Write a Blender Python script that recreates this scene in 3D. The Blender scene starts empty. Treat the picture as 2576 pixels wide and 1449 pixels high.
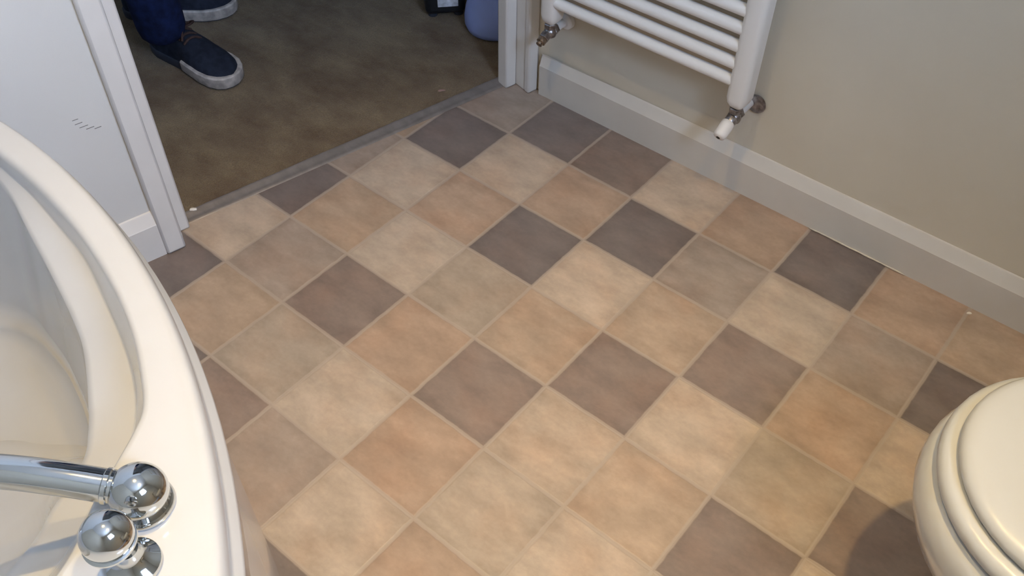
import bpy, bmesh, math, random
from mathutils import Vector, Matrix
random.seed(4)
PI = math.pi
S = 0.17                                   # one square of the vinyl, metres

# ------------------------------------------------------------------ camera
sc = bpy.context.scene
C = sc.collection
cam_d = bpy.data.cameras.new('camera'); cam = bpy.data.objects.new('camera', cam_d); C.objects.link(cam)
cam_d.sensor_width = 36.0; cam_d.lens = 36.0 * 2346.88 / 2576.0; cam_d.clip_start = 0.02
_r = Vector((0.77005859, 0.6378768, 0.01108909)); _d = Vector((0.47600273, -0.56289409, -0.67570085)); _f = Vector((-0.42477191, 0.52560768, -0.73709253))
cam.matrix_world = Matrix(((_r.x, -_d.x, -_f.x, 0.74508662), (_r.y, -_d.y, -_f.y, -0.98283355), (_r.z, -_d.z, -_f.z, 1.34034235), (0, 0, 0, 1)))
sc.camera = cam
sc.view_settings.view_transform = 'Standard'; sc.view_settings.look = 'None'
sc.view_settings.gamma = 1.0; sc.view_settings.use_curve_mapping = False
sc.view_settings.exposure = 0.0

# ------------------------------------------------------------------ world and light
w = bpy.data.worlds.new('sky'); sc.world = w; w.use_nodes = True
w.node_tree.nodes['Background'].inputs[0].default_value = (0.45, 0.6, 0.9, 1)
w.node_tree.nodes['Background'].inputs[1].default_value = 0.6
WARM = (1.0, 0.70, 0.28)
WIN_COL = (0.52, 0.68, 1.0); WIN_POWER = 62.0; HALLWIN_POWER = 3.0
LAMPS = [((0.80, -0.49), 110.0), ((0.05, -0.62), 108.0)]
ROOM_H = 2.42
def lamp(loc, power):
    l = bpy.data.lights.new('downlight_bulb', 'SPOT'); l.energy = power; l.color = WARM; l.shadow_soft_size = 0.03
    l.spot_size = math.radians(68); l.spot_blend = 1.0
    o = bpy.data.objects.new('downlight_bulb', l); C.objects.link(o); o.location = (loc[0], loc[1], ROOM_H - 0.03)
for p, e in LAMPS: lamp(p, e)

# ------------------------------------------------------------------ helpers
def new(): return bmesh.new()
def add(bm, verts, faces, M=None):
    vs = [bm.verts.new((M @ Vector(v)) if M else Vector(v)) for v in verts]
    for f in faces:
        try: bm.faces.new([vs[i] for i in f])
        except ValueError: pass
    return vs
def box(bm, x0, x1, y0, y1, z0, z1, M=None):
    v = [(x, y, z) for z in (z0, z1) for x, y in ((x0, y0), (x1, y0), (x1, y1), (x0, y1))]
    add(bm, v, [(3, 2, 1, 0), (4, 5, 6, 7), (0, 1, 5, 4), (1, 2, 6, 5), (2, 3, 7, 6), (3, 0, 4, 7)], M)
def loft(bm, rings, closed=True, cap0=True, cap1=True, M=None):
    n = len(rings[0]); v = [p for r in rings for p in r]; f = []
    for a in range(len(rings) - 1):
        for i in range(n if closed else n - 1):
            j = (i + 1) % n
            f.append((a * n + i, a * n + j, (a + 1) * n + j, (a + 1) * n + i))
    if closed and cap0: f.append(tuple(reversed(range(n))))
    if closed and cap1: f.append(tuple((len(rings) - 1) * n + i for i in range(n)))
    add(bm, v, f, M)
def lathe(bm, prof, origin=(0, 0, 0), axis=(0, 0, 1), seg=32, cap0=True, cap1=True):
    q = Vector((0, 0, 1)).rotation_difference(Vector(axis).normalized()).to_matrix()
    rings = [[Vector(origin) + q @ Vector((r * math.cos(2 * PI * k / seg), r * math.sin(2 * PI * k / seg), z)) for k in range(seg)] for r, z in prof]
    loft(bm, rings, True, cap0, cap1)
def tube(bm, pts, rad, seg=16):
    pts = [Vector(p) for p in pts]; rings = []
    up = Vector((0, 0, 1))
    for k, p in enumerate(pts):
        t = (pts[min(k + 1, len(pts) - 1)] - pts[max(k - 1, 0)]).normalized()
        a = t.cross(up if abs(t.z) < 0.95 else Vector((1, 0, 0))).normalized(); b = t.cross(a)
        r = rad[k] if isinstance(rad, (list, tuple)) else rad
        rings.append([p + r * (math.cos(2 * PI * i / seg) * a + math.sin(2 * PI * i / seg) * b) for i in range(seg)])
    loft(bm, rings)
def catmull(P, n=8, closed=False):
    P = [Vector(p) for p in P]; out = []; m = len(P)
    for i in range(m if closed else m - 1):
        g = (lambda k: P[k % m]) if closed else (lambda k: P[max(0, min(m - 1, k))])
        p0, p1, p2, p3 = g(i - 1), g(i), g(i + 1), g(i + 2)
        for s in range(n):
            t = s / n
            out.append(0.5 * ((2 * p1) + (-p0 + p2) * t + (2 * p0 - 5 * p1 + 4 * p2 - p3) * t * t + (-p0 + 3 * p1 - 3 * p2 + p3) * t ** 3))
    if not closed: out.append(P[-1])
    return out
def obj(name, bm, m, parent=None, smooth=False, bevel=0.0, seg=2, angle=35):
    bmesh.ops.recalc_face_normals(bm, faces=bm.faces)
    me = bpy.data.meshes.new(name); bm.to_mesh(me); bm.free()
    o = bpy.data.objects.new(name, me); C.objects.link(o)
    if m: me.materials.append(m)
    if parent: o.parent = parent
    if bevel:
        b = o.modifiers.new('bevel', 'BEVEL'); b.width = bevel; b.segments = seg; b.limit_method = 'ANGLE'; b.angle_limit = math.radians(angle)
    if smooth or bevel:
        for p in me.polygons: p.use_smooth = True
        if bevel or smooth == 'auto':
            me.set_sharp_from_angle(angle=math.radians(angle))
    return o
def tag(o, label, cat, group=None):
    o['label'] = label; o['category'] = cat
    if group: o['group'] = group
    return o
def struct(o, label=None):
    o['kind'] = 'structure'
    if label: o['label'] = label
    return o
def empty(name, loc=(0, 0, 0), rz=0):
    o = bpy.data.objects.new(name, None); C.objects.link(o); o.location = loc; o.rotation_euler = (0, 0, rz); o.empty_display_size = 0.1
    return o
def keep(child, parent):                    # parent without moving the child
    child.parent = parent
    child.matrix_parent_inverse = (Matrix.Translation(parent.location) @ parent.rotation_euler.to_matrix().to_4x4()).inverted()
    return child

# ------------------------------------------------------------------ materials
def mat(name, col, rough=0.5, metal=0.0, var=0.0, vscale=20, bump=0.0, bscale=200, coat=0.0, spec=0.5, sheen=0.0, vcol=None):
    m = bpy.data.materials.new(name); m.use_nodes = True; nt = m.node_tree; b = nt.nodes['Principled BSDF']
    b.inputs['Base Color'].default_value = (*col, 1); b.inputs['Roughness'].default_value = rough; b.inputs['Metallic'].default_value = metal
    b.inputs['Coat Weight'].default_value = coat; b.inputs['Specular IOR Level'].default_value = spec; b.inputs['Sheen Weight'].default_value = sheen
    geo = nt.nodes.new('ShaderNodeNewGeometry')
    if var:
        n = nt.nodes.new('ShaderNodeTexNoise'); n.inputs['Scale'].default_value = vscale; n.inputs['Detail'].default_value = 4
        r = nt.nodes.new('ShaderNodeValToRGB'); c2 = vcol or tuple(min(1, c * (1 + var)) for c in col)
        r.color_ramp.elements[0].color = (*[c * (1 - var) for c in col], 1); r.color_ramp.elements[1].color = (*c2, 1)
        r.color_ramp.elements[0].position = 0.35; r.color_ramp.elements[1].position = 0.65
        nt.links.new(geo.outputs['Position'], n.inputs['Vector']); nt.links.new(n.outputs['Fac'], r.inputs['Fac']); nt.links.new(r.outputs['Color'], b.inputs['Base Color'])
    if bump:
        n = nt.nodes.new('ShaderNodeTexNoise'); n.inputs['Scale'].default_value = bscale; n.inputs['Detail'].default_value = 3
        k = nt.nodes.new('ShaderNodeBump'); k.inputs['Strength'].default_value = bump; k.inputs['Distance'].default_value = 0.002
        nt.links.new(geo.outputs['Position'], n.inputs['Vector']); nt.links.new(n.outputs['Fac'], k.inputs['Height']); nt.links.new(k.outputs['Normal'], b.inputs['Normal'])
    return m
def emit(name, col, s):
    m = bpy.data.materials.new(name); m.use_nodes = True; nt = m.node_tree; b = nt.nodes['Principled BSDF']
    b.inputs['Base Color'].default_value = (0.6, 0.65, 0.7, 1); b.inputs['Emission Color'].default_value = (*col, 1); b.inputs['Emission Strength'].default_value = s
    return m
M_wall = mat('cream wall paint', (0.60, 0.545, 0.44), 0.75, var=0.025, vscale=3, bump=0.15, bscale=350)
M_walldaylit = mat('daylit cream wall paint', (0.66, 0.65, 0.62), 0.75, var=0.02, vscale=3, bump=0.12, bscale=350)  # same cream paint as the right wall, paler: daylight put into its colour
M_ceil = mat('ceiling paint', (0.75, 0.74, 0.71), 0.9, bump=0.1)
M_trim = mat('white gloss paint', (0.70, 0.68, 0.65), 0.38, var=0.03, vscale=9, bump=0.05, bscale=60)
M_skirt = mat('cream skirting paint', (0.60, 0.57, 0.52), 0.40, var=0.03, vscale=9, bump=0.05, bscale=60)
M_rad = mat('radiator enamel', (0.78, 0.77, 0.74), 0.3, bump=0.03, bscale=40)
M_acry = mat('bath acrylic', (0.53, 0.535, 0.54), 0.16, var=0.02, vscale=6, coat=0.3)
M_lid = mat('toilet seat plastic', (0.52, 0.515, 0.475), 0.28, var=0.015, vscale=5)
M_ceram = mat('toilet ceramic', (0.53, 0.52, 0.475), 0.10, var=0.015, vscale=5, coat=0.3)
M_chrome = mat('chrome', (0.60, 0.62, 0.63), 0.08, metal=1.0)
M_brass = mat('tarnished brass', (0.26, 0.20, 0.15), 0.35, metal=0.9, var=0.5, vscale=150, bump=0.4, bscale=300)
M_valve = mat('dull chrome valve', (0.30, 0.28, 0.28), 0.3, metal=0.9, var=0.4, vscale=120, bump=0.3, bscale=250)
M_plast = mat('white plastic', (0.74, 0.72, 0.69), 0.4)
M_blueplast = mat('pale lilac plastic', (0.33, 0.42, 0.80), 0.5, var=0.05, vscale=12)
M_dark = mat('hole shade colour', (0.03, 0.025, 0.02), 0.9)
M_bar = mat('worn aluminium strip', (0.25, 0.225, 0.215), 0.42, metal=0.5, var=0.10, vscale=40, bump=0.2, bscale=120)
M_denim = mat('navy denim', (0.006, 0.013, 0.050), 0.9, var=0.4, vscale=40, bump=0.4, bscale=500, sheen=0.0, spec=0.2)
M_canvas = mat('dark blue canvas', (0.016, 0.021, 0.035), 0.85, var=0.25, vscale=60, bump=0.3, bscale=700, spec=0.2)
M_rubber = mat('scuffed white rubber', (0.42, 0.38, 0.35), 0.6, var=0.25, vscale=60)
M_rubberd = mat('dark rubber', (0.03, 0.035, 0.05), 0.6)
M_lace = mat('brown lace', (0.045, 0.022, 0.018), 0.8, var=0.3, vscale=200)
M_skin = mat('skin', (0.42, 0.24, 0.17), 0.5)
M_shirt = mat('grey shirt', (0.12, 0.13, 0.15), 0.8, bump=0.2)
M_hair = mat('brown hair', (0.05, 0.03, 0.02), 0.6, bump=0.6, bscale=300)
M_black = mat('black case vinyl', (0.006, 0.008, 0.012), 0.55, bump=0.2)
M_label = mat('silvery label', (0.62, 0.64, 0.70), 0.45, var=0.25, vscale=70)
M_chip = mat('flaked white paint', (0.8, 0.76, 0.7), 0.5)
M_pinkchip = mat('pinkish fluff', (0.35, 0.22, 0.19), 0.9)
M_scuff = mat('grey scuff', (0.22, 0.21, 0.20), 0.8)
M_seal = mat('clear sealant', (0.55, 0.5, 0.42), 0.08, coat=1.0, bump=0.6, bscale=160)

def vinyl():
    m = bpy.data.materials.new('printed tile vinyl'); m.use_nodes = True; nt = m.node_tree; b = nt.nodes['Principled BSDF']; N = nt.nodes.new; K = nt.links.new
    def math_(op, a, b_=None, c=None):
        n = N('ShaderNodeMath'); n.operation = op
        for i, x in enumerate((a, b_, c)):
            if x is None: continue
            if isinstance(x, (int, float)): n.inputs[i].default_value = x
            else: K(x, n.inputs[i])
        return n.outputs[0]
    geo = N('ShaderNodeNewGeometry'); sep = N('ShaderNodeSeparateXYZ'); K(geo.outputs['Position'], sep.inputs[0])
    # slightly wobbly edges of the printed squares
    wob = N('ShaderNodeTexNoise'); wob.inputs['Scale'].default_value = 45; wob.inputs['Detail'].default_value = 2; K(geo.outputs['Position'], wob.inputs['Vector'])
    wv = math_('MULTIPLY', math_('SUBTRACT', wob.outputs['Fac'], 0.5), 0.02)
    dx = math_('PINGPONG', math_('ADD', math_('DIVIDE', sep.outputs[0], S), wv), 0.5); dx = dx
    dy = math_('PINGPONG', math_('ADD', math_('DIVIDE', sep.outputs[1], S), wv), 0.5)
    d = math_('MINIMUM', dx, dy)
    gr = N('ShaderNodeMapRange'); gr.interpolation_type = 'SMOOTHSTEP'; K(d, gr.inputs[0]); gr.inputs[1].default_value = 0.012; gr.inputs[2].default_value = 0.030; gr.inputs[3].default_value = 1; gr.inputs[4].default_value = 0
    att = N('ShaderNodeAttribute'); att.attribute_name = 'tile'
    n1 = N('ShaderNodeTexNoise'); n1.inputs['Scale'].default_value = 14; n1.inputs['Detail'].default_value = 6; n1.inputs['Roughness'].default_value = 0.62; st = N('ShaderNodeMapping'); st.inputs['Rotation'].default_value = (0, 0, -0.72); st.inputs['Scale'].default_value = (0.75, 1.5, 1); K(geo.outputs['Position'], st.inputs[0]); K(st.outputs[0], n1.inputs['Vector'])
    mp = N('ShaderNodeMapRange'); K(n1.outputs['Fac'], mp.inputs[0]); mp.inputs[1].default_value = 0.3; mp.inputs[2].default_value = 0.7; mp.inputs[3].default_value = 0.80; mp.inputs[4].default_value = 1.16
    v = N('ShaderNodeVectorMath'); v.operation = 'SCALE'; K(att.outputs['Color'], v.inputs[0]); K(mp.outputs[0], v.inputs['Scale'])
    # rusty clouds, strongest on the terracotta squares
    n2 = N('ShaderNodeTexNoise'); n2.inputs['Scale'].default_value = 9; n2.inputs['Detail'].default_value = 6; K(geo.outputs['Position'], n2.inputs['Vector'])
    m2 = N('ShaderNodeMapRange'); K(n2.outputs['Fac'], m2.inputs[0]); m2.inputs[1].default_value = 0.45; m2.inputs[2].default_value = 0.75; m2.inputs[3].default_value = 0; m2.inputs[4].default_value = 0.45
    mx = N('ShaderNodeMix'); mx.data_type = 'RGBA'; mx.blend_type = 'MULTIPLY'; K(m2.outputs[0], mx.inputs[0]); K(v.outputs[0], mx.inputs[6]); mx.inputs[7].default_value = (1.0, 0.80, 0.68, 1)
    # the print is a little darker towards the edge of each square
    ed = N('ShaderNodeMapRange'); ed.interpolation_type = 'SMOOTHSTEP'; K(math_('ADD', d, math_('MULTIPLY', math_('SUBTRACT', n1.outputs['Fac'], 0.5), 0.25)), ed.inputs[0]); ed.inputs[1].default_value = 0.0; ed.inputs[2].default_value = 0.17; ed.inputs[3].default_value = 0.925; ed.inputs[4].default_value = 1.02
    ve = N('ShaderNodeVectorMath'); ve.operation = 'SCALE'; K(mx.outputs[2], ve.inputs[0]); K(ed.outputs[0], ve.inputs['Scale'])
    # fine grain
    n3 = N('ShaderNodeTexNoise'); n3.inputs['Scale'].default_value = 120; n3.inputs['Detail'].default_value = 3; K(geo.outputs['Position'], n3.inputs['Vector'])
    m3 = N('ShaderNodeMapRange'); K(n3.outputs['Fac'], m3.inputs[0]); m3.inputs[3].default_value = 0.9; m3.inputs[4].default_value = 1.1
    v3 = N('ShaderNodeVectorMath'); v3.operation = 'SCALE'; K(ve.outputs[0], v3.inputs[0]); K(m3.outputs[0], v3.inputs['Scale'])
    g = N('ShaderNodeMix'); g.data_type = 'RGBA'; K(math_('MULTIPLY', gr.outputs[0], 0.72), g.inputs[0]); K(v3.outputs[0], g.inputs[6]); g.inputs[7].default_value = (0.38, 0.315, 0.262, 1)
    K(g.outputs[2], b.inputs['Base Color'])
    b.inputs['Roughness'].default_value = 0.42; b.inputs['Specular IOR Level'].default_value = 0.45
    h = math_('ADD', math_('MULTIPLY', n3.outputs['Fac'], 0.35), math_('SUBTRACT', n1.outputs['Fac'], gr.outputs[0]))
    k = N('ShaderNodeBump'); k.inputs['Strength'].default_value = 0.35; k.inputs['Distance'].default_value = 0.0012; K(h, k.inputs['Height']); K(k.outputs['Normal'], b.inputs['Normal'])
    return m
def carpet():
    m = bpy.data.materials.new('brown cut pile carpet'); m.use_nodes = True; nt = m.node_tree; b = nt.nodes['Principled BSDF']; N = nt.nodes.new; K = nt.links.new
    geo = N('ShaderNodeNewGeometry')
    mpn = N('ShaderNodeMapping'); mpn.inputs['Scale'].default_value = (1, 1.6, 1); K(geo.outputs['Position'], mpn.inputs[0])
    n1 = N('ShaderNodeTexNoise'); n1.inputs['Scale'].default_value = 5; n1.inputs['Detail'].default_value = 7; n1.inputs['Roughness'].default_value = 0.62; K(mpn.outputs[0], n1.inputs['Vector'])
    r = N('ShaderNodeValToRGB'); e = r.color_ramp.elements; e[0].position = 0.34; e[0].color = (0.102, 0.062, 0.032, 1); e[1].position = 0.66; e[1].color = (0.215, 0.160, 0.092, 1)
    K(n1.outputs['Fac'], r.inputs['Fac'])
    n2 = N('ShaderNodeTexNoise'); n2.inputs['Scale'].default_value = 420; n2.inputs['Detail'].default_value = 2; K(geo.outputs['Position'], n2.inputs['Vector'])
    m3 = N('ShaderNodeMapRange'); K(n2.outputs['Fac'], m3.inputs[0]); m3.inputs[1].default_value = 0.3; m3.inputs[2].default_value = 0.7; m3.inputs[3].default_value = 0.75; m3.inputs[4].default_value = 1.25
    v = N('ShaderNodeVectorMath'); v.operation = 'SCALE'; K(r.outputs['Color'], v.inputs[0]); K(m3.outputs[0], v.inputs['Scale']); K(v.outputs[0], b.inputs['Base Color'])
    b.inputs['Roughness'].default_value = 1.0; b.inputs['Specular IOR Level'].default_value = 0.1; b.inputs['Sheen Weight'].default_value = 0.15
    ad = N('ShaderNodeMath'); ad.operation = 'MULTIPLY_ADD'; K(n1.outputs['Fac'], ad.inputs[0]); ad.inputs[1].default_value = 3.0; K(n2.outputs['Fac'], ad.inputs[2])
    k = N('ShaderNodeBump'); k.inputs['Strength'].default_value = 0.7; k.inputs['Distance'].default_value = 0.004; K(ad.outputs[0], k.inputs['Height']); K(k.outputs['Normal'], b.inputs['Normal'])
    return m
M_vinyl = vinyl(); M_carpet = carpet()

# ------------------------------------------------------------------ the angled door wall has its own axes: s along it, d through it
U = Vector((0.228, 0.974, 0)).normalized(); NN = Vector((-U.y, U.x, 0)); TIP = Vector((-0.402, 0.485, 0))
DW = Matrix(((U.x, NN.x, 0, TIP.x), (U.y, NN.y, 0, TIP.y), (0, 0, 1, 0), (0, 0, 0, 1)))
def loc(s, d, z=0): return DW @ Vector((s, d, z))
YW = 0.518; XB = 1.46; YN = -1.775          # right wall, window wall, bath wall

# ------------------------------------------------------------------ floor: vinyl squares
L_, P_, M_, D_, B_, E_, N_ = (0.430, 0.350, 0.280), (0.370, 0.272, 0.206), (0.320, 0.262, 0.222), (0.175, 0.146, 0.134), (0.375, 0.284, 0.213), (0.228, 0.178, 0.152), (0.358, 0.293, 0.235)
CL = {'L': L_, 'P': P_, 'M': M_, 'D': D_, 'B': B_, 'E': E_, 'N': N_}
rows = {3: 'MLDPMLDPLMDLP', 2: 'DPMDELPDPBDLP', 1: 'LBDLPDMLMDLPM', 0: 'LMLPDLBEPLDMP', -1: 'PDBLNBELNELPM', -2: 'DLMEPELBELDPL', -3: 'LDBNLPNLLDPML', -4: 'PMDEMLPMDLPDM',
        -5: 'MPLMPDLPMDLPM', -6: 'DLPMDLMPLDPML', -7: 'LPDMLPDLMPLDP', -8: 'MDLPMDPLDMPLM', -9: 'PLMDPLMDLPMDL', -10: 'DMPLDMPLPDMLP', -11: 'LDPMLDPMLPDML'}
bm = new(); lay = bm.loops.layers.float_color.new('tile')
for j in range(-11, 4):
    for k in range(13):
        i = k - 5
        c = CL[rows[j][k]]; rr = random.Random(i * 37 + j * 101); q = 1 + rr.uniform(-0.06, 0.06); h = rr.uniform(-0.012, 0.02)
        f = bm.faces.new([bm.verts.new((x * S, y * S, 0)) for x, y in ((i, j), (i + 1, j), (i + 1, j + 1), (i, j + 1))])
        for l in f.loops: l[lay] = (c[0] * q * (1 + h), c[1] * q, c[2] * q * (1 - h), 1)
bmesh.ops.remove_doubles(bm, verts=bm.verts, dist=1e-5)
def cut(bm, co, no):                          # throw away what lies on the no side
    bmesh.ops.bisect_plane(bm, geom=bm.verts[:] + bm.edges[:] + bm.faces[:], plane_co=co, plane_no=no, clear_outer=True)
cut(bm, loc(0, 0.075), NN); cut(bm, Vector((0, YW + 0.05, 0)), Vector((0, 1, 0))); cut(bm, Vector((0, YN - 0.02, 0)), Vector((0, -1, 0))); cut(bm, Vector((XB + 0.05, 0, 0)), Vector((1, 0, 0)))
fl = obj('floor', bm, M_vinyl); struct(fl, 'vinyl floor printed with beige, terracotta and dark taupe squares')
bm = new(); nx, ny = 60, 60
vs = [[bm.verts.new(loc(-1.75 + 3.1 * a / nx, 0.088 + (2.3 - 0.088) * b / ny, 0.006 + (0.0015 * math.sin(a * 1.7 + b) if b else 0))) for b in range(ny + 1)] for a in range(nx + 1)]
for a in range(nx):
    for b in range(ny): bm.faces.new((vs[a][b], vs[a + 1][b], vs[a + 1][b + 1], vs[a][b + 1]))
o = obj('floor_hall', bm, M_carpet, smooth=True); struct(o, 'brown carpet in the room beyond the doorway')
# metal strip joining them
bm = new(); n = 40; prof = [(0.060, 0.0005), (0.062, 0.002), (0.068, 0.0035), (0.075, 0.004), (0.082, 0.0085), (0.088, 0.0095), (0.091, 0.0075), (0.091, 0.0005)]
rr = random.Random(2); rings = []
for k in range(n + 1):
    s = -0.872 + 0.874 * k / n; e = rr.uniform(-0.0007, 0.0007)
    rings.append([loc(s, d + (e if i > 4 else 0), z) for i, (d, z) in enumerate(prof)])
loft(bm, rings); o = obj('trim_1', bm, M_bar, smooth='auto'); struct(o, 'worn grey metal threshold strip between vinyl and carpet')

# ------------------------------------------------------------------ walls
def wall(name, boxes, m, M=None, label=None):
    bm = new()
    for b in boxes: box(bm, *b)
    o = obj(name, bm, m)
    if M: o.matrix_world = M
    return struct(o, label)
wall('wall_right', [(-0.433, XB + 0.1, YW, YW + 0.1, 0, ROOM_H)], M_wall, label='cream painted wall behind the towel radiator')
DH = 2.02
wall('wall_left', [(-2.4, -0.880, 0.018, 0.115, 0, ROOM_H), (0.008, 0.033, 0.018, 0.115, 0, ROOM_H), (-0.880, 0.008, 0.018, 0.115, DH + 0.03, ROOM_H)], M_walldaylit, DW, 'cream painted wall beside the doorway, paled in colour for daylight')
wall('wall_bath', [(-1.1, XB + 0.1, YN - 0.1, YN, 0, ROOM_H)], M_wall, label='wall behind the bath')
W0, W1, WZ0, WZ1 = -1.05, -0.45, 1.42, 2.12; WT = 0.32  # unseen reveal, made deep to hold window light off the right side
wall('wall_window', [(XB, XB + WT, YN, W0, 0, ROOM_H), (XB, XB + WT, W1, YW, 0, ROOM_H), (XB, XB + WT, W0, W1, 0, WZ0), (XB, XB + WT, W0, W1, WZ1, ROOM_H)], M_wall, label='wall with the frosted window')
wall('ceiling', [(-1.1, XB + 0.1, YN - 0.1, YW + 0.1, ROOM_H, ROOM_H + 0.08)], M_ceil)
# hall shell (door wall axes)
wall('wall_hall_far', [(-1.85, 1.45, 2.3, 2.4, 0, ROOM_H)], M_walldaylit, DW)
HW0, HW1 = 0.75, 1.75
wall('wall_hall_left', [(-1.85, -1.75, 0.115, HW0, 0, ROOM_H), (-1.85, -1.75, HW1, 2.3, 0, ROOM_H), (-1.85, -1.75, HW0, HW1, 0, 1.0), (-1.85, -1.75, HW0, HW1, 2.0, ROOM_H)], M_walldaylit, DW)
wall('wall_hall_right', [(1.35, 1.45, 0.115, 2.3, 0, ROOM_H)], M_walldaylit, DW)
wall('wall_hall_near', [(0.14, 1.35, 0.05, 0.115, 0, ROOM_H)], M_walldaylit, DW)
wall('ceiling_hall', [(-1.85, 1.45, 0.12, 2.4, ROOM_H, ROOM_H + 0.08)], M_ceil, DW)
# windows: frame, frosted pane lit by the sky outside
def window(name, boxes_frame, pane, M, col, power):
    bm = new()
    for b in boxes_frame: box(bm, *b, M=M)
    f = obj(name, bm, M_trim, bevel=0.004); struct(f)
    bm = new(); box(bm, *pane, M=M); obj('window_pane', bm, emit('daylit frosted glass ' + name, col, power), f)
x = XB + WT - 0.07
window('window_1', [(x, x + 0.05, W0, W1, WZ0, WZ0 + 0.05), (x, x + 0.05, W0, W1, WZ1 - 0.05, WZ1), (x, x + 0.05, W0, W0 + 0.05, WZ0 + 0.05, WZ1 - 0.05), (x, x + 0.05, W1 - 0.05, W1, WZ0 + 0.05, WZ1 - 0.05)],
       (x + 0.02, x + 0.03, W0 + 0.05, W1 - 0.05, WZ0 + 0.05, WZ1 - 0.05), None, WIN_COL, WIN_POWER)
x = -1.81
window('window_2', [(x, x + 0.05, HW0, HW1, 1.0, 1.05), (x, x + 0.05, HW0, HW1, 1.95, 2.0), (x, x + 0.05, HW0, HW0 + 0.05, 1.05, 1.95), (x, x + 0.05, HW1 - 0.05, HW1, 1.05, 1.95)],
       (x + 0.02, x + 0.03, HW0 + 0.05, HW1 - 0.05, 1.05, 1.95), DW, (0.5, 0.68, 1.0), HALLWIN_POWER)

# door frame
door = empty('door_1', loc(-0.43, 0.06)); struct(door, 'white painted door frame around the opening to the carpeted room')
def fpart(name, b, bev=0.003, m=M_trim):
    bm = new(); box(bm, *b, M=DW); return keep(obj(name, bm, m, bevel=bev), door)
fpart('casing', (-0.912, -0.872, 0.0, 0.018, 0, DH + 0.045), 0.005)
fpart('casing', (0.0, 0.031, 0.0, 0.018, 0, DH + 0.045), 0.005)
fpart('head_casing', (-0.872, 0.0, 0.0, 0.018, DH, DH + 0.045), 0.005)
fpart('jamb', (-0.880, -0.872, 0.018, 0.118, 0, DH)); fpart('jamb', (0.002, 0.008, 0.018, 0.118, 0, DH)); fpart('head_jamb', (-0.872, 0.002, 0.018, 0.118, DH, DH + 0.03))
fpart('door_stop', (-0.872, -0.8425, 0.048, 0.082, 0, DH), 0.004); fpart('door_stop', (-0.030, 0.002, 0.048, 0.082, 0, DH), 0.004); fpart('head_stop', (-0.8425, -0.030, 0.048, 0.082, DH - 0.03, DH), 0.004)

# skirting boards: front face, sloping top, thin gap to the wall on the left end
def skirt(bm, P0, P1, out, h, gap0=0.0, gap1=0.0, t=0.015, n=24, off=0.0):
    P0, P1, out = Vector(P0), Vector(P1), Vector(out).normalized(); rings = []
    for k in range(n + 1):
        u = k / n; p = P0.lerp(P1, u); g = gap0 + (gap1 - gap0) * u
        pr = [(t, 0.0), (t, h * 0.735), (t - 0.0012, h * 0.75), (0.006, h - 0.004), (0.004, h - 0.0008), (g + 0.0005, h), (g, h - 0.003), (0.0 if g == 0 else g, 0)]
        rings.append([p + out * a + Vector((0, 0, z)) for a, z in pr])
    loft(bm, rings)
bm = new(); skirt(bm, (-0.384, YW, 0), (0.10, YW, 0), (0, -1, 0), 0.108, 0.0062, 0.0); skirt(bm, (0.10, YW, 0), (XB, YW, 0), (0, -1, 0), 0.108)
struct(obj('baseboard_right', bm, M_skirt, smooth='auto'), 'cream skirting board under the towel radiator')
bm = new(); skirt(bm, loc(-0.912, 0.018), loc(-1.15, 0.018), -NN, 0.108, t=0.013)
struct(obj('baseboard_left', bm, M_trim, smooth='auto'), 'short white skirting end between door casing and bath')
bm = new(); skirt(bm, (XB, YW - 0.016, 0), (XB, -1.7, 0), (-1, 0, 0), 0.108)
struct(obj('baseboard_window', bm, M_skirt, smooth='auto'))
bm = new(); rr = random.Random(7); pts = []
for k in range(26): pts.append((0.335 + 0.0085 * k, YW - 0.0165 - 0.0006 * rr.random(), 0.0022 + 0.0006 * rr.random()))
tube(bm, pts, [0.0006] + [0.0014 + 0.0009 * rr.random() for _ in range(24)] + [0.0006], 8)
struct(obj('trim_2', bm, M_seal, smooth=True), 'shiny bead of sealant along the foot of the skirting')

# scuffs on the left wall, flaked bits on the floor
bm = new()
for (s, z, l) in ((-0.975, 0.352, 0.010), (-0.972, 0.343, 0.013), (-0.966, 0.334, 0.015), (-0.957, 0.327, 0.014), (-0.945, 0.322, 0.012)):
    box(bm, s - l / 2, s + l / 2, 0.0175, 0.0179, z, z + 0.0012, M=DW)
o = obj('scuff_mark', bm, M_scuff); tag(o, 'row of short grey scuff strokes on the left wall beside the door casing', 'scuff')
def chip(p, r, m, label, rz):
    bm = new(); vs = []
    for k in range(9):
        a = 2 * PI * k / 9; q = r * random.uniform(0.6, 1.1); vs.append((q * math.cos(a), 0.45 * q * math.sin(a)))
    loft(bm, [[(x, y, 0.0) for x, y in vs], [(x * 0.8, y * 0.8, 0.0016) for x, y in vs]])
    o = obj('paint_flake', bm, m); o.location = p; o.rotation_euler = (0, 0, rz); return tag(o, label, 'flake')
chip((0.683, 0.488, 0.0003), 0.007, M_chip, 'tiny white flake on the vinyl at the foot of the right skirting', 0.6)
chip(loc(-0.818, 0.086, 0.0098), 0.011, M_chip, 'white flake on the metal strip beside the left door frame', 0.7)
chip(loc(-0.165, 0.125, 0.0085), 0.010, M_pinkchip, 'pinkish scrap on the carpet just past the metal strip', 0.9)

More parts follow.
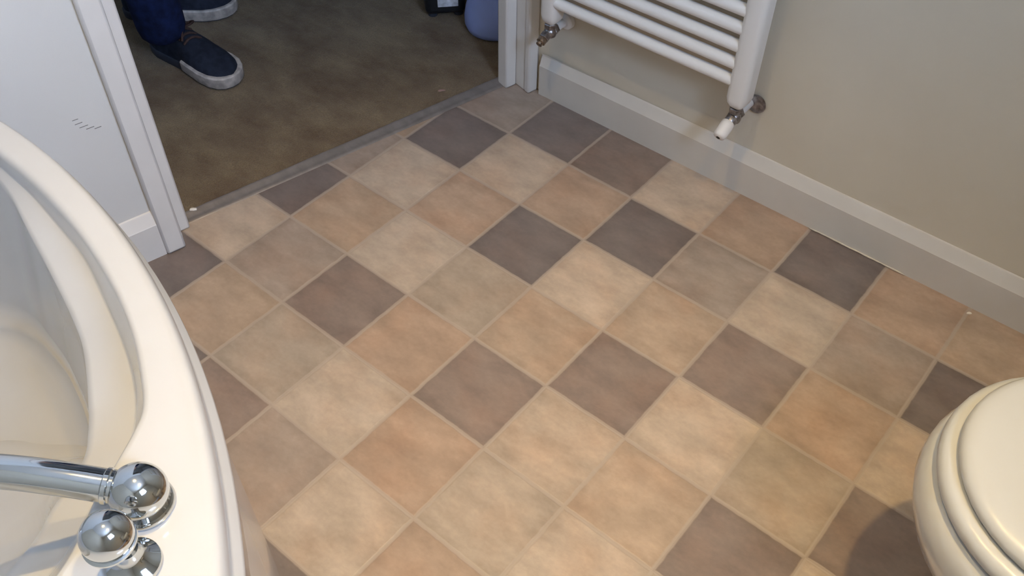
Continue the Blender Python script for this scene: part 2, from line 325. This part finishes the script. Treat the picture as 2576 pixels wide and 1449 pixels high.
# ------------------------------------------------------------------ towel radiator
rad = empty('towel_radiator', (-0.085, 0.456, 0)); tag(rad, 'white ladder towel radiator with round bars on the cream wall', 'radiator')
def post(x0, x1):
    bm = new(); cx = (x0 + x1) / 2; hw = (x1 - x0) / 2; sec = []
    for k in range(13):
        a = PI + PI * k / 12; sec.append((cx + hw * math.copysign(abs(math.cos(a)) ** 0.55, math.cos(a)), 0.451 + 0.014 * math.sin(a)))
    sec += [(x1, 0.474), (x0, 0.474)]
    ctr = Vector((cx, 0.456, 0)); rings = []
    for z, q in ((0.2385, 0.35), (0.243, 0.62), (0.251, 0.88), (0.262, 1.0), (1.12, 1.0), (1.13, 0.8), (1.134, 0.4)):
        rings.append([(ctr.x + (a - ctr.x) * q, ctr.y + (b - ctr.y) * q, z) for a, b in sec])
    loft(bm, rings); return keep(obj('post', bm, M_rad, smooth='auto'), rad)
post(-0.342, -0.301); post(0.118, 0.161)
RZ = [0.296 + 0.037 * k for k in range(8)] + [0.296 + 0.037 * 8 + 0.07 + 0.037 * k for k in range(7)] + [1.09]
bm = new(); tube(bm, [(-0.310, 0.452, 0), (0.124, 0.452, 0)], 0.0122, 24)
r0 = obj('rung', bm, M_rad, smooth='auto'); r0.location = (0, 0, RZ[0]); keep(r0, rad)
for z in RZ[1:]:
    c = r0.copy(); C.objects.link(c); c.location = (0, 0, z)
for x in (-0.323, 0.137):
    for z in (0.62, 1.02):
        bm = new(); tube(bm, [(x, 0.47, z), (x, YW, z)], 0.011, 16); keep(obj('wall_bracket', bm, M_rad, smooth='auto'), rad)
def nut(bm, c, ax, r, l, seg=6):
    lathe(bm, [(r * 0.9, 0), (r, 0.0015), (r, l - 0.0015), (r * 0.9, l)], c, ax, seg)
# right valve: nut, body, tail to the wall, plastic handle towards the room
vx, vy, vz = 0.139, 0.456, 0.216
bm = new(); nut(bm, (vx, vy, 0.226), (0, 0, 1), 0.0135, 0.013); lathe(bm, [(0.009, 0), (0.0135, 0.003), (0.0145, 0.011), (0.012, 0.019), (0.0085, 0.022)], (vx, vy, vz - 0.012), (0, 0, 1), 20)
lathe(bm, [(0.010, 0), (0.0125, 0.004), (0.0125, 0.010), (0.0105, 0.016)], (vx, vy - 0.004, vz), (0, -1, -0.45), 20)
nut(bm, (vx, vy + 0.006, vz), (0, 1, 0), 0.0135, 0.014)
vr = keep(obj('valve', bm, M_valve, smooth='auto'), rad)
bm = new(); lathe(bm, [(0.0105, 0), (0.0135, 0.002), (0.0140, 0.010), (0.0135, 0.030), (0.0115, 0.037), (0.006, 0.0395)], (vx - 0.001, vy - 0.016, vz - 0.0055), (0, -1, -0.45), 28)
h = obj('valve_handle', bm, M_plast, smooth=True); h['label'] = 'white plastic cap of the valve'; h.parent = vr; 
ax = Vector((0, -1, -0.45)).normalized(); pe = Vector((vx - 0.001, vy - 0.016, vz - 0.0055)) + ax * 0.0392
bm = new(); lathe(bm, [(0.0042, 0), (0.0042, 0.0006)], pe, ax, 16); obj('recess_shade', bm, M_dark, vr, smooth='auto')  # flat dark disc: the hole's shade is its colour, nothing is cut
bm = new(); tube(bm, [(vx, vy + 0.018, vz), (vx, YW - 0.001, vz)], 0.0095, 20); p_ = obj('pipe_tail', bm, M_plast, vr, smooth='auto')
bm = new(); lathe(bm, [(0.0095, 0.0), (0.019, 0.0015), (0.021, 0.0045), (0.0195, 0.0045), (0.0175, 0.003), (0.010, 0.002)], (vx + 0.016, YW - 0.0005, vz + 0.006), (0, -1, 0), 28)
e_ = obj('escutcheon', bm, M_valve, vr, smooth='auto')
# left valve: bare brass spindle
lx, ly, lz = -0.323, 0.456, 0.218
bm = new(); nut(bm, (lx, ly, 0.227), (0, 0, 1), 0.0135, 0.013); lathe(bm, [(0.009, 0), (0.0135, 0.003), (0.0145, 0.011), (0.012, 0.019), (0.0085, 0.022)], (lx, ly, lz - 0.012), (0, 0, 1), 20)
nut(bm, (lx, ly + 0.006, lz), (0, 1, 0), 0.0135, 0.014); nut(bm, (lx - 0.001, ly - 0.010, lz - 0.003), (0, -1, -0.45), 0.0125, 0.012)
vl = keep(obj('valve', bm, M_valve, smooth='auto'), rad)
bm = new(); lathe(bm, [(0.009, 0), (0.0105, 0.003), (0.0105, 0.012), (0.0075, 0.014), (0.0072, 0.019), (0.003, 0.020)], (lx - 0.001, ly - 0.020, lz - 0.0075), (0, -1, -0.45), 16)
s_ = obj('spindle', bm, M_brass, vl, smooth='auto'); s_['label'] = 'bare brass spindle without its cap'
bm = new(); tube(bm, [(lx, ly + 0.018, lz), (lx, YW - 0.001, lz)], 0.0095, 20); lathe(bm, [(0.011, 0), (0.019, 0.002), (0.018, 0.012), (0.011, 0.017)], (lx + 0.004, YW, lz + 0.002), (0, -1, 0), 24)
obj('pipe_tail', bm, M_plast, vl, smooth='auto')

# ------------------------------------------------------------------ corner bath
BC = Vector((-0.37, -1.768)); RC = Vector((-0.50, -1.06))
def arc(R, a0, a1, n): return [(BC.x + R * math.cos(math.radians(a0 + (a1 - a0) * k / n)), BC.y + R * math.sin(math.radians(a0 + (a1 - a0) * k / n))) for k in range(n + 1)]
def ray(poly, th, c=RC):
    d = Vector((math.cos(th), math.sin(th))); best = None
    for i in range(len(poly)):
        p = Vector(poly[i][:2]) - c; q = Vector(poly[(i + 1) % len(poly)][:2]) - c; e = q - p
        den = d.x * e.y - d.y * e.x
        if abs(den) < 1e-9: continue
        t = (p.x * e.y - p.y * e.x) / den; u = (p.x * d.y - p.y * d.x) / den
        if t > 0 and -1e-6 <= u <= 1 + 1e-6 and (best is None or t > best): best = t
    return c + d * best
def wallx(y): return -0.402 + 0.228 * ((y - 0.485) / 0.974) - 0.006 - 0.012          # casing-side wall line
def outer(R, gap):
    a_end = math.degrees(math.asin((YN + 0.004 - BC.y) / R)); pts = arc(R, a_end, 105.5, 60)
    pts += [(-0.676, -0.676 - 0.0), (wallx(-1.2) + 0.004, -1.2), (wallx(YN) + 0.004, YN + 0.004)]
    return pts
def cat2(P, n=8): return [(p.x, p.y) for p in catmull([(a, b, 0) for a, b in P], n, True)]
open_ = cat2([(-0.625, -0.80), (-0.56, -0.715), (-0.46, -0.672), (-0.353, -0.667), (-0.25, -0.6735), (-0.15, -0.689), (-0.054, -0.7135), (0.017, -0.740), (0.075, -0.770), (0.106, -0.791), (0.122, -0.812), (0.138, -0.841), (0.160, -0.883), (0.200, -0.950),
              (0.235, -1.10), (0.20, -1.35), (0.03, -1.56), (-0.25, -1.64), (-0.60, -1.61), (-0.79, -1.42), (-0.76, -1.1)])
l1 = cat2([(-0.615, -0.80), (-0.55, -0.722), (-0.46, -0.677), (-0.353, -0.670), (-0.25, -0.680), (-0.176, -0.6905), (-0.095, -0.716), (-0.028, -0.739), (0.018, -0.760), (0.055, -0.784), (0.078, -0.806), (0.095, -0.835), (0.12, -0.885), (0.150, -0.95),
              (0.175, -1.10), (0.14, -1.33), (0.0, -1.52), (-0.25, -1.60), (-0.58, -1.57), (-0.76, -1.40), (-0.74, -1.1)])
l2 = cat2([(-0.61, -0.81), (-0.55, -0.727), (-0.46, -0.682), (-0.38, -0.681), (-0.294, -0.703), (-0.218, -0.723), (-0.128, -0.749), (-0.078, -0.770), (-0.013, -0.809), (0.015, -0.828), (0.037, -0.846), (0.053, -0.870), (0.068, -0.905), (0.095, -0.96),
              (0.12, -1.10), (0.08, -1.31), (-0.03, -1.48), (-0.25, -1.56), (-0.56, -1.53), (-0.73, -1.38), (-0.72, -1.1)])
l5 = cat2([(-0.59, -0.88), (-0.56, -0.80), (-0.51, -0.75), (-0.45, -0.730), (-0.40, -0.730), (-0.35, -0.735), (-0.31, -0.745), (-0.27, -0.757), (-0.23, -0.772), (-0.215, -0.780), (-0.205, -0.790), (-0.225, -0.803), (-0.26, -0.830), (-0.32, -0.874),
              (-0.37, -1.0), (-0.38, -1.2), (-0.42, -1.33), (-0.5, -1.38), (-0.58, -1.34), (-0.63, -1.22), (-0.62, -1.03)])
TH = [math.atan2(q[1] - RC.y, q[0] - RC.x) for q in open_]
ring = lambda poly, z: [(*ray(poly, t), z) for t in TH]
loop = lambda poly, z: [(*q, z(k) if callable(z) else z) for k, q in enumerate(poly)]
def mixr(a, b, t): return [tuple(Vector(p).lerp(Vector(q), t)) for p, q in zip(a, b)]
def zfun(zl, zr):                           # height falling from the door end to the tap end of the rim
    def f(k):
        x = open_[k][0]; u = max(0, min(1, (x + 0.42) / 0.5)); return zl + (zr - zl) * u
    return f
r_out = ring(outer(1.1365, 0), 0.55); r_open = loop(open_, 0.55)
def inset(r, d, z): 
    out = []
    for p in r:
        v = Vector((p[0] - RC.x, p[1] - RC.y)); q = RC + v * (1 - d / v.length); out.append((q.x, q.y, z))
    return out
R1, R2, R5 = loop(l1, zfun(0.516, 0.484)), loop(l2, zfun(0.504, 0.458)), loop(l5, 0.142)
rings = [ring(outer(1.142, 0), 0.300), ring(outer(1.146, 0), 0.488), ring(outer(1.152, 0), 0.493), ring(outer(1.1535, 0), 0.500), ring(outer(1.152, 0), 0.507), ring(outer(1.1455, 0), 0.512), ring(outer(1.1435, 0), 0.519), ring(outer(1.1445, 0), 0.532),
         ring(outer(1.143, 0), 0.541), ring(outer(1.140, 0), 0.5475), r_out, inset(r_out, 0.006, 0.5512), mixr(r_out, r_open, 0.5), inset(r_open, -0.008, 0.5508), inset(r_open, -0.003, 0.5495), inset(r_open, 0.001, 0.546), inset(r_open, 0.003, 0.540)]
rings += [mixr(rings[-1], R1, 0.9), R1, mixr(R1, R2, 0.06), mixr(R1, R2, 0.85), R2]
dn = [tuple(Vector(a) + (Vector(b) - Vector(a)) * 0.03 + Vector((0, 0, -0.004))) for a, b in zip(R2, R5)]
rings += [dn]
for t in (0.25, 0.5, 0.75, 0.9): rings.append(mixr(dn, R5, t))
rings += [[(*(Vector(p[:2]).lerp(Vector(q[:2]), 0.965)), 0.178) for p, q in zip(dn, R5)], [(p[0], p[1], 0.162) for p in R5]]
rings += [[(*(RC + (Vector(p[:2]) - RC) * q), z) for p in R5] for q, z in ((0.94, 0.151), (0.86, 0.144), (0.72, 0.140), (0.45, 0.137), (0.1, 0.134))]
bm = new(); loft(bm, rings, cap0=False)
bath = obj('corner_bath', bm, M_acry, smooth=True); tag(bath, 'cream acrylic corner bath with a curved front rim in the lower left', 'bath')
# bowed front panel
def strip(R, z): return [(*p, z) for p in arc(R, 0.6, 104.3, 90)]
bm = new(); loft(bm, [strip(1.130, 0.0), strip(1.149, 0.0), strip(1.151, 0.02), strip(1.148, 0.2), strip(1.144, 0.42), strip(1.142, 0.4885), strip(1.130, 0.4885)], closed=False)
obj('front_panel', bm, M_acry, bath, smooth='auto')
bm = new(); lathe(bm, [(0.034, 0), (0.034, 0.002), (0.026, 0.003), (0.008, 0.001)], (-0.50, -1.06, 0.134), (0, 0, 1), 24); obj('plug_hole', bm, M_chrome, bath, smooth='auto')

# spout: domed mount on the rim with a tube arching over the bath
sp = empty('bath_spout', (0.203, -0.856, 0.551)); tag(sp, 'chrome tubular spout arching over the bath from a domed mount', 'tap')
bm = new(); lathe(bm, [(0.0275, 0), (0.0285, 0.002), (0.0280, 0.006), (0.0262, 0.008)], (0.203, -0.856, 0.551), (0, 0, 1), 40); keep(obj('flange', bm, M_chrome, smooth='auto'), sp)
bm = new(); lathe(bm, [(0.0262, 0.0)] + [(0.0275 * math.cos(a), 0.016 + 0.0275 * math.sin(a)) for a in [k * PI / 24 for k in range(0, 12)]] + [(0.001, 0.0435)], (0.203, -0.856, 0.559), (0, 0, 1), 40)
keep(obj('mount', bm, M_chrome, smooth=True), sp)
dirv = Vector((-0.80, -0.60, 0)); b0 = Vector((0.203, -0.856, 0.580)); tp = []
for u, z in ((0.015, 0.0), (0.03, 0.003), (0.06, 0.010), (0.10, 0.017), (0.14, 0.019), (0.18, 0.014), (0.21, 0.002), (0.23, -0.018), (0.238, -0.04)):
    tp.append(b0 + dirv * u + Vector((0, 0, z)))
tp = catmull(tp, 6)
bm = new(); tube(bm, tp, 0.0160, 28); keep(obj('spout_tube', bm, M_chrome, smooth='auto'), sp)
bm = new(); dd = (tp[6] - tp[0]).normalized(); lathe(bm, [(0.0162, 0), (0.0174, 0.0012), (0.0174, 0.005), (0.0162, 0.0062)], b0 + dirv * 0.023 + Vector((0, 0, 0.0015)), dd, 28); keep(obj('collar', bm, M_chrome, smooth='auto'), sp)
# ball handled tap
tpv = empty('bath_tap', (0.247, -0.898, 0.551)); tag(tpv, 'chrome tap with a round ball handle on the bath rim', 'tap')
tx, ty = 0.247, -0.898
bm = new(); lathe(bm, [(0.0235, 0), (0.0245, 0.002), (0.0240, 0.006), (0.018, 0.011), (0.0125, 0.016), (0.0105, 0.022), (0.0105, 0.030)], (tx, ty, 0.551), (0, 0, 1), 36); keep(obj('base', bm, M_chrome, smooth='auto'), tpv)
bc = Vector((0.2440, -0.9045, 0.611))
bm = new(); R = 0.0228; lathe(bm, [(R * math.sin(a), -R * math.cos(a)) for a in [0.02 + k * (PI - 0.04) / 28 for k in range(29)]], bc, (0, -0.1, 1), 40)
hb = keep(obj('ball_handle', bm, M_chrome, smooth=True), tpv)
bm = new(); lathe(bm, [(0.0205, 0), (0.0236, 0.0015), (0.0236, 0.004), (0.0205, 0.0055)], bc + Vector((0, 0, -0.012)), (0, -0.1, 1), 40)
k_ = obj('grip_ring', bm, M_chrome, smooth='auto'); keep(k_, hb)

# ------------------------------------------------------------------ toilet
tc = Vector((0.92, -0.15)); toi = empty('toilet', (1.02, -0.15, 0)); tag(toi, 'cream toilet with closed lid at the lower right', 'toilet')
def tring(r, z, back=1.205, n=24, wid=0.012):
    pts = []
    for k in range(n + 1):
        a = PI / 2 + PI * k / n; pts.append((tc.x + r * math.cos(a), tc.y + r * math.sin(a)))
    side = []
    for k in range(1, 9):
        u = k / 8; xx = tc.x + (back - tc.x) * u; side.append((xx, (r + wid * math.sin(PI * min(u * 1.2, 1)) - 0.035 * max(0, u - 0.55) ** 1.2 * 2.2)))
    low = [(x, tc.y - y) for x, y in side]; up = [(x, tc.y + y) for x, y in reversed(side)]
    return [(x, y, z) for x, y in pts + low + up]
bm = new(); loft(bm, [tring(0.092, 0.0), tring(0.091, 0.02), tring(0.082, 0.08), tring(0.085, 0.14), tring(0.104, 0.20), tring(0.134, 0.26), tring(0.165, 0.31), tring(0.1765, 0.340), tring(0.1815, 0.362), tring(0.1805, 0.380), tring(0.175, 0.394), tring(0.165, 0.4015), tring(0.12, 0.4025)])
keep(obj('bowl', bm, M_ceram, smooth=True), toi)
bm = new(); loft(bm, [tring(0.155, 0.4035), tring(0.165, 0.4042), tring(0.1705, 0.408), tring(0.1725, 0.414), tring(0.1715, 0.421), tring(0.1680, 0.4265), tring(0.1620, 0.4295), tring(0.150, 0.4300)])
keep(obj('seat', bm, M_lid, smooth=True), toi)
bm = new(); loft(bm, [tring(0.145, 0.4305), tring(0.1495, 0.4308), tring(0.1545, 0.434), tring(0.1565, 0.439), tring(0.1555, 0.4445), tring(0.1515, 0.449), tring(0.145, 0.4520), tring(0.132, 0.4540), tring(0.10, 0.4552), tring(0.05, 0.4556)])
keep(obj('lid', bm, M_lid, smooth=True), toi)
for y in (-0.225, -0.075):
    bm = new(); tube(bm, [(1.212, y - 0.02, 0.425), (1.212, y + 0.02, 0.425)], 0.012, 16); keep(obj('hinge', bm, M_chrome, smooth='auto'), toi)
bm = new(); box(bm, 1.235, 1.425, -0.35, 0.05, 0.40, 0.76); keep(obj('cistern', bm, M_ceram, bevel=0.02, seg=4), toi)
bm = new(); box(bm, 1.19, 1.44, -0.27, -0.03, 0.30, 0.4015); keep(obj('cistern_shelf', bm, M_ceram, bevel=0.015, seg=3), toi)
bm = new(); box(bm, 1.228, 1.432, -0.357, 0.057, 0.762, 0.792); keep(obj('cistern_lid', bm, M_ceram, bevel=0.01, seg=3), toi)
bm = new(); lathe(bm, [(0.018, 0), (0.018, 0.005), (0.015, 0.008), (0.001, 0.008)], (1.33, -0.15, 0.792), (0, 0, 1), 24); keep(obj('flush_button', bm, M_chrome, smooth='auto'), toi)

# ------------------------------------------------------------------ ceiling lamps
for k, (p, e) in enumerate(LAMPS):
    o = empty('ceiling_lamp', (p[0], p[1], ROOM_H)); tag(o, ('round recessed ceiling lamp over the toilet side', 'round recessed ceiling lamp over the bath side')[k], 'lamp', 'recessed ceiling lamps')
    bm = new(); lathe(bm, [(0.045, 0), (0.045, -0.004), (0.036, -0.006), (0.034, 0)], (0, 0, 0), (0, 0, 1), 32, cap0=False, cap1=False); obj('lamp_ring', bm, M_chrome, o, smooth='auto')
    bm = new(); lathe(bm, [(0.033, -0.001), (0.033, -0.002)], (0, 0, 0), (0, 0, 1), 32); obj('lamp_lens', bm, emit('lit lamp lens', WARM, 12), o)

# ------------------------------------------------------------------ things on the carpet
# black case with a silvery label
cs = empty('black_case', (-0.850, 0.680, 0.006), math.atan2(0.063, 0.057)); tag(cs, 'black case with a silvery label standing on the far carpet', 'case')
bm = new(); box(bm, -0.060, 0.045, -0.112, 0.03, 0.010, 0.34); b_ = obj('case_body', bm, M_black, cs, bevel=0.014, seg=3)
bm = new(); box(bm, -0.028, 0.026, -0.1135, -0.1115, 0.034, 0.20); o = obj('label_plate', bm, M_label, cs, bevel=0.0008); o['label'] = 'silvery label on the front of the case'
for x in (-0.040, 0.028):
    for y in (-0.09, 0.01):
        bm = new(); lathe(bm, [(0.012, 0), (0.012, 0.010)], (x, y, 0.0), (0, 0, 1), 16); obj('foot', bm, M_rubberd, cs, smooth='auto')
# rounded pale lilac container
bm = new(); lathe(bm, [(0.030, 0.004), (0.062, 0.0), (0.072, 0.006), (0.0775, 0.020), (0.078, 0.040), (0.074, 0.065), (0.066, 0.095), (0.057, 0.125), (0.050, 0.160), (0.047, 0.20), (0.050, 0.235), (0.053, 0.24), (0.050, 0.24), (0.044, 0.20), (0.046, 0.16), (0.06, 0.09), (0.070, 0.04), (0.06, 0.012), (0.01, 0.010)], (0, 0, 0), (0, 0, 1), 48)
o = obj('plastic_pot', bm, M_blueplast, smooth=True); o.location = (-0.645, 0.648, 0.0065)
tag(o, 'pale lilac rounded plastic pot on the carpet just behind the right door frame', 'pot')

# ------------------------------------------------------------------ person
per = None
def skin(name, joints, bones, m, parent, root, sub=2):
    me = bpy.data.meshes.new(name); keys = list(joints)
    me.from_pydata([joints[k][0] for k in keys], [(keys.index(a), keys.index(b)) for a, b in bones], [])
    o = bpy.data.objects.new(name, me); C.objects.link(o); me.materials.append(m)
    md = o.modifiers.new('skin', 'SKIN'); md.use_smooth_shade = True
    for k, v in zip(keys, me.skin_vertices[0].data):
        r = joints[k][1]; v.radius = r if isinstance(r, tuple) else (r, r); v.use_root = (k == root)
    sb = o.modifiers.new('sub', 'SUBSURF'); sb.levels = sub; sb.render_levels = sub
    if parent: o.parent = parent
    return o
RA = Vector((-1.172, 0.034, 0.0)); LA = Vector((-1.375, 0.115, 0.0))
J = {'pel': ((-1.25, 0.05, 0.95), (0.13, 0.11)), 'waist': ((-1.25, 0.05, 1.10), (0.125, 0.10)), 'chest': ((-1.24, 0.05, 1.32), (0.155, 0.115)), 'neck': ((-1.235, 0.05, 1.50), 0.055), 'neck2': ((-1.225, 0.05, 1.56), 0.052),
     'head': ((-1.215, 0.05, 1.64), (0.082, 0.092)), 'crown': ((-1.225, 0.05, 1.74), (0.062, 0.070)),
     'hipR': ((-1.24, -0.04, 0.90), 0.088), 'kneeR': ((-1.115, -0.015, 0.48), 0.052), 'calfR': ((-1.135, -0.008, 0.32), 0.052), 'ankR': ((RA.x, RA.y, 0.10), 0.028), 'footR': ((RA.x + 0.04, RA.y + 0.002, 0.050), 0.020), 'toeR': ((RA.x + 0.17, RA.y + 0.008, 0.032), 0.014),
     'hipL': ((-1.26, 0.14, 0.90), 0.088), 'kneeL': ((-1.29, 0.155, 0.48), 0.052), 'calfL': ((-1.335, 0.135, 0.32), 0.052), 'ankL': ((LA.x, LA.y, 0.10), 0.028), 'footL': ((LA.x + 0.028, LA.y + 0.03, 0.050), 0.020), 'toeL': ((LA.x + 0.115, LA.y + 0.12, 0.032), 0.014)}
B = [('pel', 'waist'), ('waist', 'chest'), ('chest', 'neck'), ('neck', 'neck2'), ('neck2', 'head'), ('head', 'crown')]
for s_, sg in (('R', -1), ('L', 1)):
    B += [('pel', 'hip' + s_), ('hip' + s_, 'knee' + s_), ('knee' + s_, 'calf' + s_), ('calf' + s_, 'ank' + s_), ('ank' + s_, 'foot' + s_), ('foot' + s_, 'toe' + s_)]
    J['sh' + s_] = ((-1.24, 0.05 + sg * 0.18, 1.43), 0.05); J['el' + s_] = ((-1.25, 0.05 + sg * 0.25, 1.14), 0.038); J['wr' + s_] = ((-1.19, 0.05 + sg * 0.25, 0.90), 0.026)
    J['palm' + s_] = ((-1.175, 0.05 + sg * 0.25, 0.835), (0.022, 0.036))
    B += [('chest', 'sh' + s_), ('sh' + s_, 'el' + s_), ('el' + s_, 'wr' + s_), ('wr' + s_, 'palm' + s_)]
    for f_, (dx, ln) in enumerate(((-0.030, 0.060), (-0.010, 0.072), (0.010, 0.076), (0.030, 0.068))):
        a, b, c = 'f%da' % f_ + s_, 'f%db' % f_ + s_, 'f%dc' % f_ + s_
        J[a] = ((-1.172 + dx, 0.05 + sg * 0.25, 0.795), 0.009); J[b] = ((-1.168 + dx, 0.05 + sg * 0.246, 0.795 - ln * 0.5), 0.0085); J[c] = ((-1.162 + dx, 0.05 + sg * 0.235, 0.795 - ln), 0.0075)
        B += [('palm' + s_, a), (a, b), (b, c)]
    J['t1' + s_] = ((-1.135, 0.05 + sg * 0.242, 0.850), 0.011); J['t2' + s_] = ((-1.118, 0.05 + sg * 0.232, 0.815), 0.009)
    B += [('palm' + s_, 't1' + s_), ('t1' + s_, 't2' + s_)]
per = skin('person', J, B, M_skin, None, 'pel')
tag(per, 'person in dark blue jeans and navy canvas shoes standing on the carpet', 'person')
JJ = {'w': ((-1.25, 0.05, 1.04), (0.145, 0.12)), 'p': ((-1.25, 0.05, 0.95), (0.152, 0.13)),
      'hR': ((-1.24, -0.045, 0.86), 0.100), 'tR': ((-1.18, -0.03, 0.68), 0.088), 'kR': ((-1.113, -0.015, 0.48), 0.070), 'cR': ((-1.120, -0.010, 0.32), 0.066), 'sR': ((-1.128, -0.004, 0.20), 0.062), 'aR': ((-1.138, 0.003, 0.125), 0.060), 'eR': ((-1.142, 0.006, 0.080), 0.060),
      'hL': ((-1.26, 0.145, 0.86), 0.100), 'tL': ((-1.275, 0.15, 0.68), 0.088), 'kL': ((-1.29, 0.155, 0.48), 0.070), 'cL': ((-1.33, 0.14, 0.32), 0.066), 'sL': ((-1.35, 0.13, 0.20), 0.062), 'aL': ((-1.365, 0.125, 0.125), 0.060), 'eL': ((-1.368, 0.122, 0.080), 0.060)}
skin('jeans', JJ, [('w', 'p'), ('p', 'hR'), ('hR', 'tR'), ('tR', 'kR'), ('kR', 'cR'), ('cR', 'sR'), ('sR', 'aR'), ('aR', 'eR'), ('p', 'hL'), ('hL', 'tL'), ('tL', 'kL'), ('kL', 'cL'), ('cL', 'sL'), ('sL', 'aL'), ('aL', 'eL')], M_denim, per, 'p')
SH = {'b': ((-1.25, 0.05, 1.00), (0.155, 0.13)), 'w': ((-1.25, 0.05, 1.12), (0.145, 0.12)), 'c': ((-1.24, 0.05, 1.33), (0.172, 0.13)), 'n': ((-1.235, 0.05, 1.475), 0.075)}
SB = [('b', 'w'), ('w', 'c'), ('c', 'n')]
for s_, sg in (('R', -1), ('L', 1)):
    SH['s' + s_] = ((-1.24, 0.05 + sg * 0.185, 1.43), 0.065); SH['e' + s_] = ((-1.247, 0.05 + sg * 0.24, 1.20), 0.055); SB += [('c', 's' + s_), ('s' + s_, 'e' + s_)]
skin('shirt', SH, SB, M_shirt, per, 'c')
bm = new(); bmesh.ops.create_uvsphere(bm, u_segments=24, v_segments=16, radius=0.1)
for v in bm.verts: v.co = Vector((v.co.x * 1.02 - 1.24, v.co.y * 0.92 + 0.05, v.co.z * 1.0 + 1.705))
bmesh.ops.bisect_plane(bm, geom=bm.verts[:] + bm.edges[:] + bm.faces[:], plane_co=(-1.24, 0, 1.68), plane_no=(0.6, 0, -0.8), clear_outer=True)
obj('hair', bm, M_hair, per, smooth=True)
for y in (0.018, 0.082):
    bm = new(); bmesh.ops.create_uvsphere(bm, u_segments=12, v_segments=8, radius=0.012, matrix=Matrix.Translation((-1.134, y, 1.665))); obj('eye', bm, M_plast, per, smooth=True)
bm = new(); lathe(bm, [(0.014, 0), (0.010, 0.015), (0.004, 0.028)], (-1.140, 0.05, 1.635), (0.8, 0, 0.6), 12); obj('nose', bm, M_skin, per, smooth=True)
bm = new(); tube(bm, catmull([(-1.138, 0.025, 1.600), (-1.130, 0.05, 1.598), (-1.138, 0.075, 1.600)], 4), 0.005, 10); obj('mouth', bm, mat('lips', (0.35, 0.13, 0.11), 0.5), per, smooth=True)
for y in (-0.036, 0.136):
    bm = new(); bmesh.ops.create_uvsphere(bm, u_segments=12, v_segments=8, radius=0.03)
    for v in bm.verts: v.co = Vector((v.co.x * 0.7 - 1.225, v.co.y * 0.3 + y, v.co.z + 1.655))
    obj('ear', bm, M_skin, per, smooth=True)

Wt = [(0, 0.004), (0.02, 0.017), (0.06, 0.027), (0.15, 0.034), (0.30, 0.034), (0.45, 0.037), (0.60, 0.045), (0.74, 0.0495), (0.84, 0.047), (0.92, 0.038), (0.97, 0.025), (1.0, 0.006)]
Ht = [(0, 0.045), (0.06, 0.075), (0.15, 0.085), (0.30, 0.082), (0.42, 0.080), (0.52, 0.070), (0.65, 0.055), (0.78, 0.045), (0.88, 0.038), (0.95, 0.032), (1.0, 0.022)]
def interp(T, t):
    for (a, u), (b, v) in zip(T, T[1:]):
        if t <= b: k = (t - a) / (b - a); k = k * k * (3 - 2 * k) * 0.3 + k * 0.7; return u + (v - u) * k
    return T[-1][1]
def shoe(tip, direc, lenl=0.285, flip=1):
    d = Vector((*direc, 0)).normalized(); heel = Vector((tip[0], tip[1], 0)) - d * lenl; q = Vector((-d.y, d.x, 0))
    Mx = Matrix(((d.x, q.x, 0, heel.x), (d.y, q.y, 0, heel.y), (0, 0, 1, 0.008), (0, 0, 0, 1)))
    def curve(t): return 0.006 * math.sin(PI * max(0, t - 0.3) / 0.7) * flip
    bm = new(); rings = []
    for k in range(41):
        t = k / 40; w_ = interp(Wt, t); h_ = interp(Ht, t); x = t * lenl; rings.append([(x, curve(t) + w_ * math.copysign(abs(math.cos(a)) ** 0.8, math.cos(a)), 0.012 + h_ * math.sin(a) ** 0.75) for a in [PI * i / 16 for i in range(17)]])
    loft(bm, rings, M=Mx)
    root = obj('shoe', bm, M_canvas, per, smooth='auto'); 
    def outline(extra, t0=0.0):
        n = 60; up = []; lo = []
        for k in range(n + 1):
            t = t0 + (1 - t0) * k / n; w_ = interp(Wt, t) + extra; x = t * lenl + (extra * (2 * t - 1)); up.append((x, curve(t) + w_)); lo.append((x, curve(t) - w_))
        return lo + up[::-1]
    bm = new(); o1, o2 = outline(0.002), outline(0.003); loft(bm, [[(*p, 0) for p in o1], [(*p, 0.008) for p in o2], [(*p, 0.020) for p in o2], [(*p, 0.022) for p in o1]], M=Mx); obj('sole', bm, M_rubberd, root, smooth='auto')
    bm = new(); o1, o2 = outline(0.004, 0.50), outline(0.006, 0.50)
    loft(bm, [[(*p, 0.003) for p in o1], [(*p, 0.008) for p in o2], [(*p, 0.029) for p in o2], [(*p, 0.032) for p in outline(0.003, 0.5)]], M=Mx); tb = obj('toe_rand', bm, M_rubber, root, smooth='auto'); tb['label'] = 'scuffed white rubber around the toe'
    bm = new(); rr = random.Random(3)
    for i in range(3):
        x = (0.44 + 0.055 * i) * lenl; z = 0.012 + interp(Ht, x / lenl) + 0.003
        tube(bm, [Mx @ Vector(p) for p in catmull([(x - 0.004, -0.022, z - 0.010), (x, -0.008, z), (x + 0.004, 0.008, z), (x + 0.006, 0.022, z - 0.010)], 4)], 0.0032, 8)
    x = 0.44 * lenl; z = 0.096
    tube(bm, [Mx @ Vector(p) for p in catmull([(x, 0, z), (x + 0.012, 0.018, z + 0.006), (x + 0.002, 0.036, z + 0.002), (x - 0.012, 0.030, z - 0.004), (x, 0.004, z)], 5)], 0.0028, 8)
    tube(bm, [Mx @ Vector(p) for p in catmull([(x, 0, z), (x + 0.016, -0.010, z + 0.004), (x + 0.030, -0.026, z - 0.012)], 5)], 0.0028, 8)
    obj('laces', bm, M_lace, root, smooth='auto')
shoe((-0.953, 0.047), (1.0, 0.06), flip=1)
shoe((-1.222, 0.268), (0.70, 0.714), flip=-1)
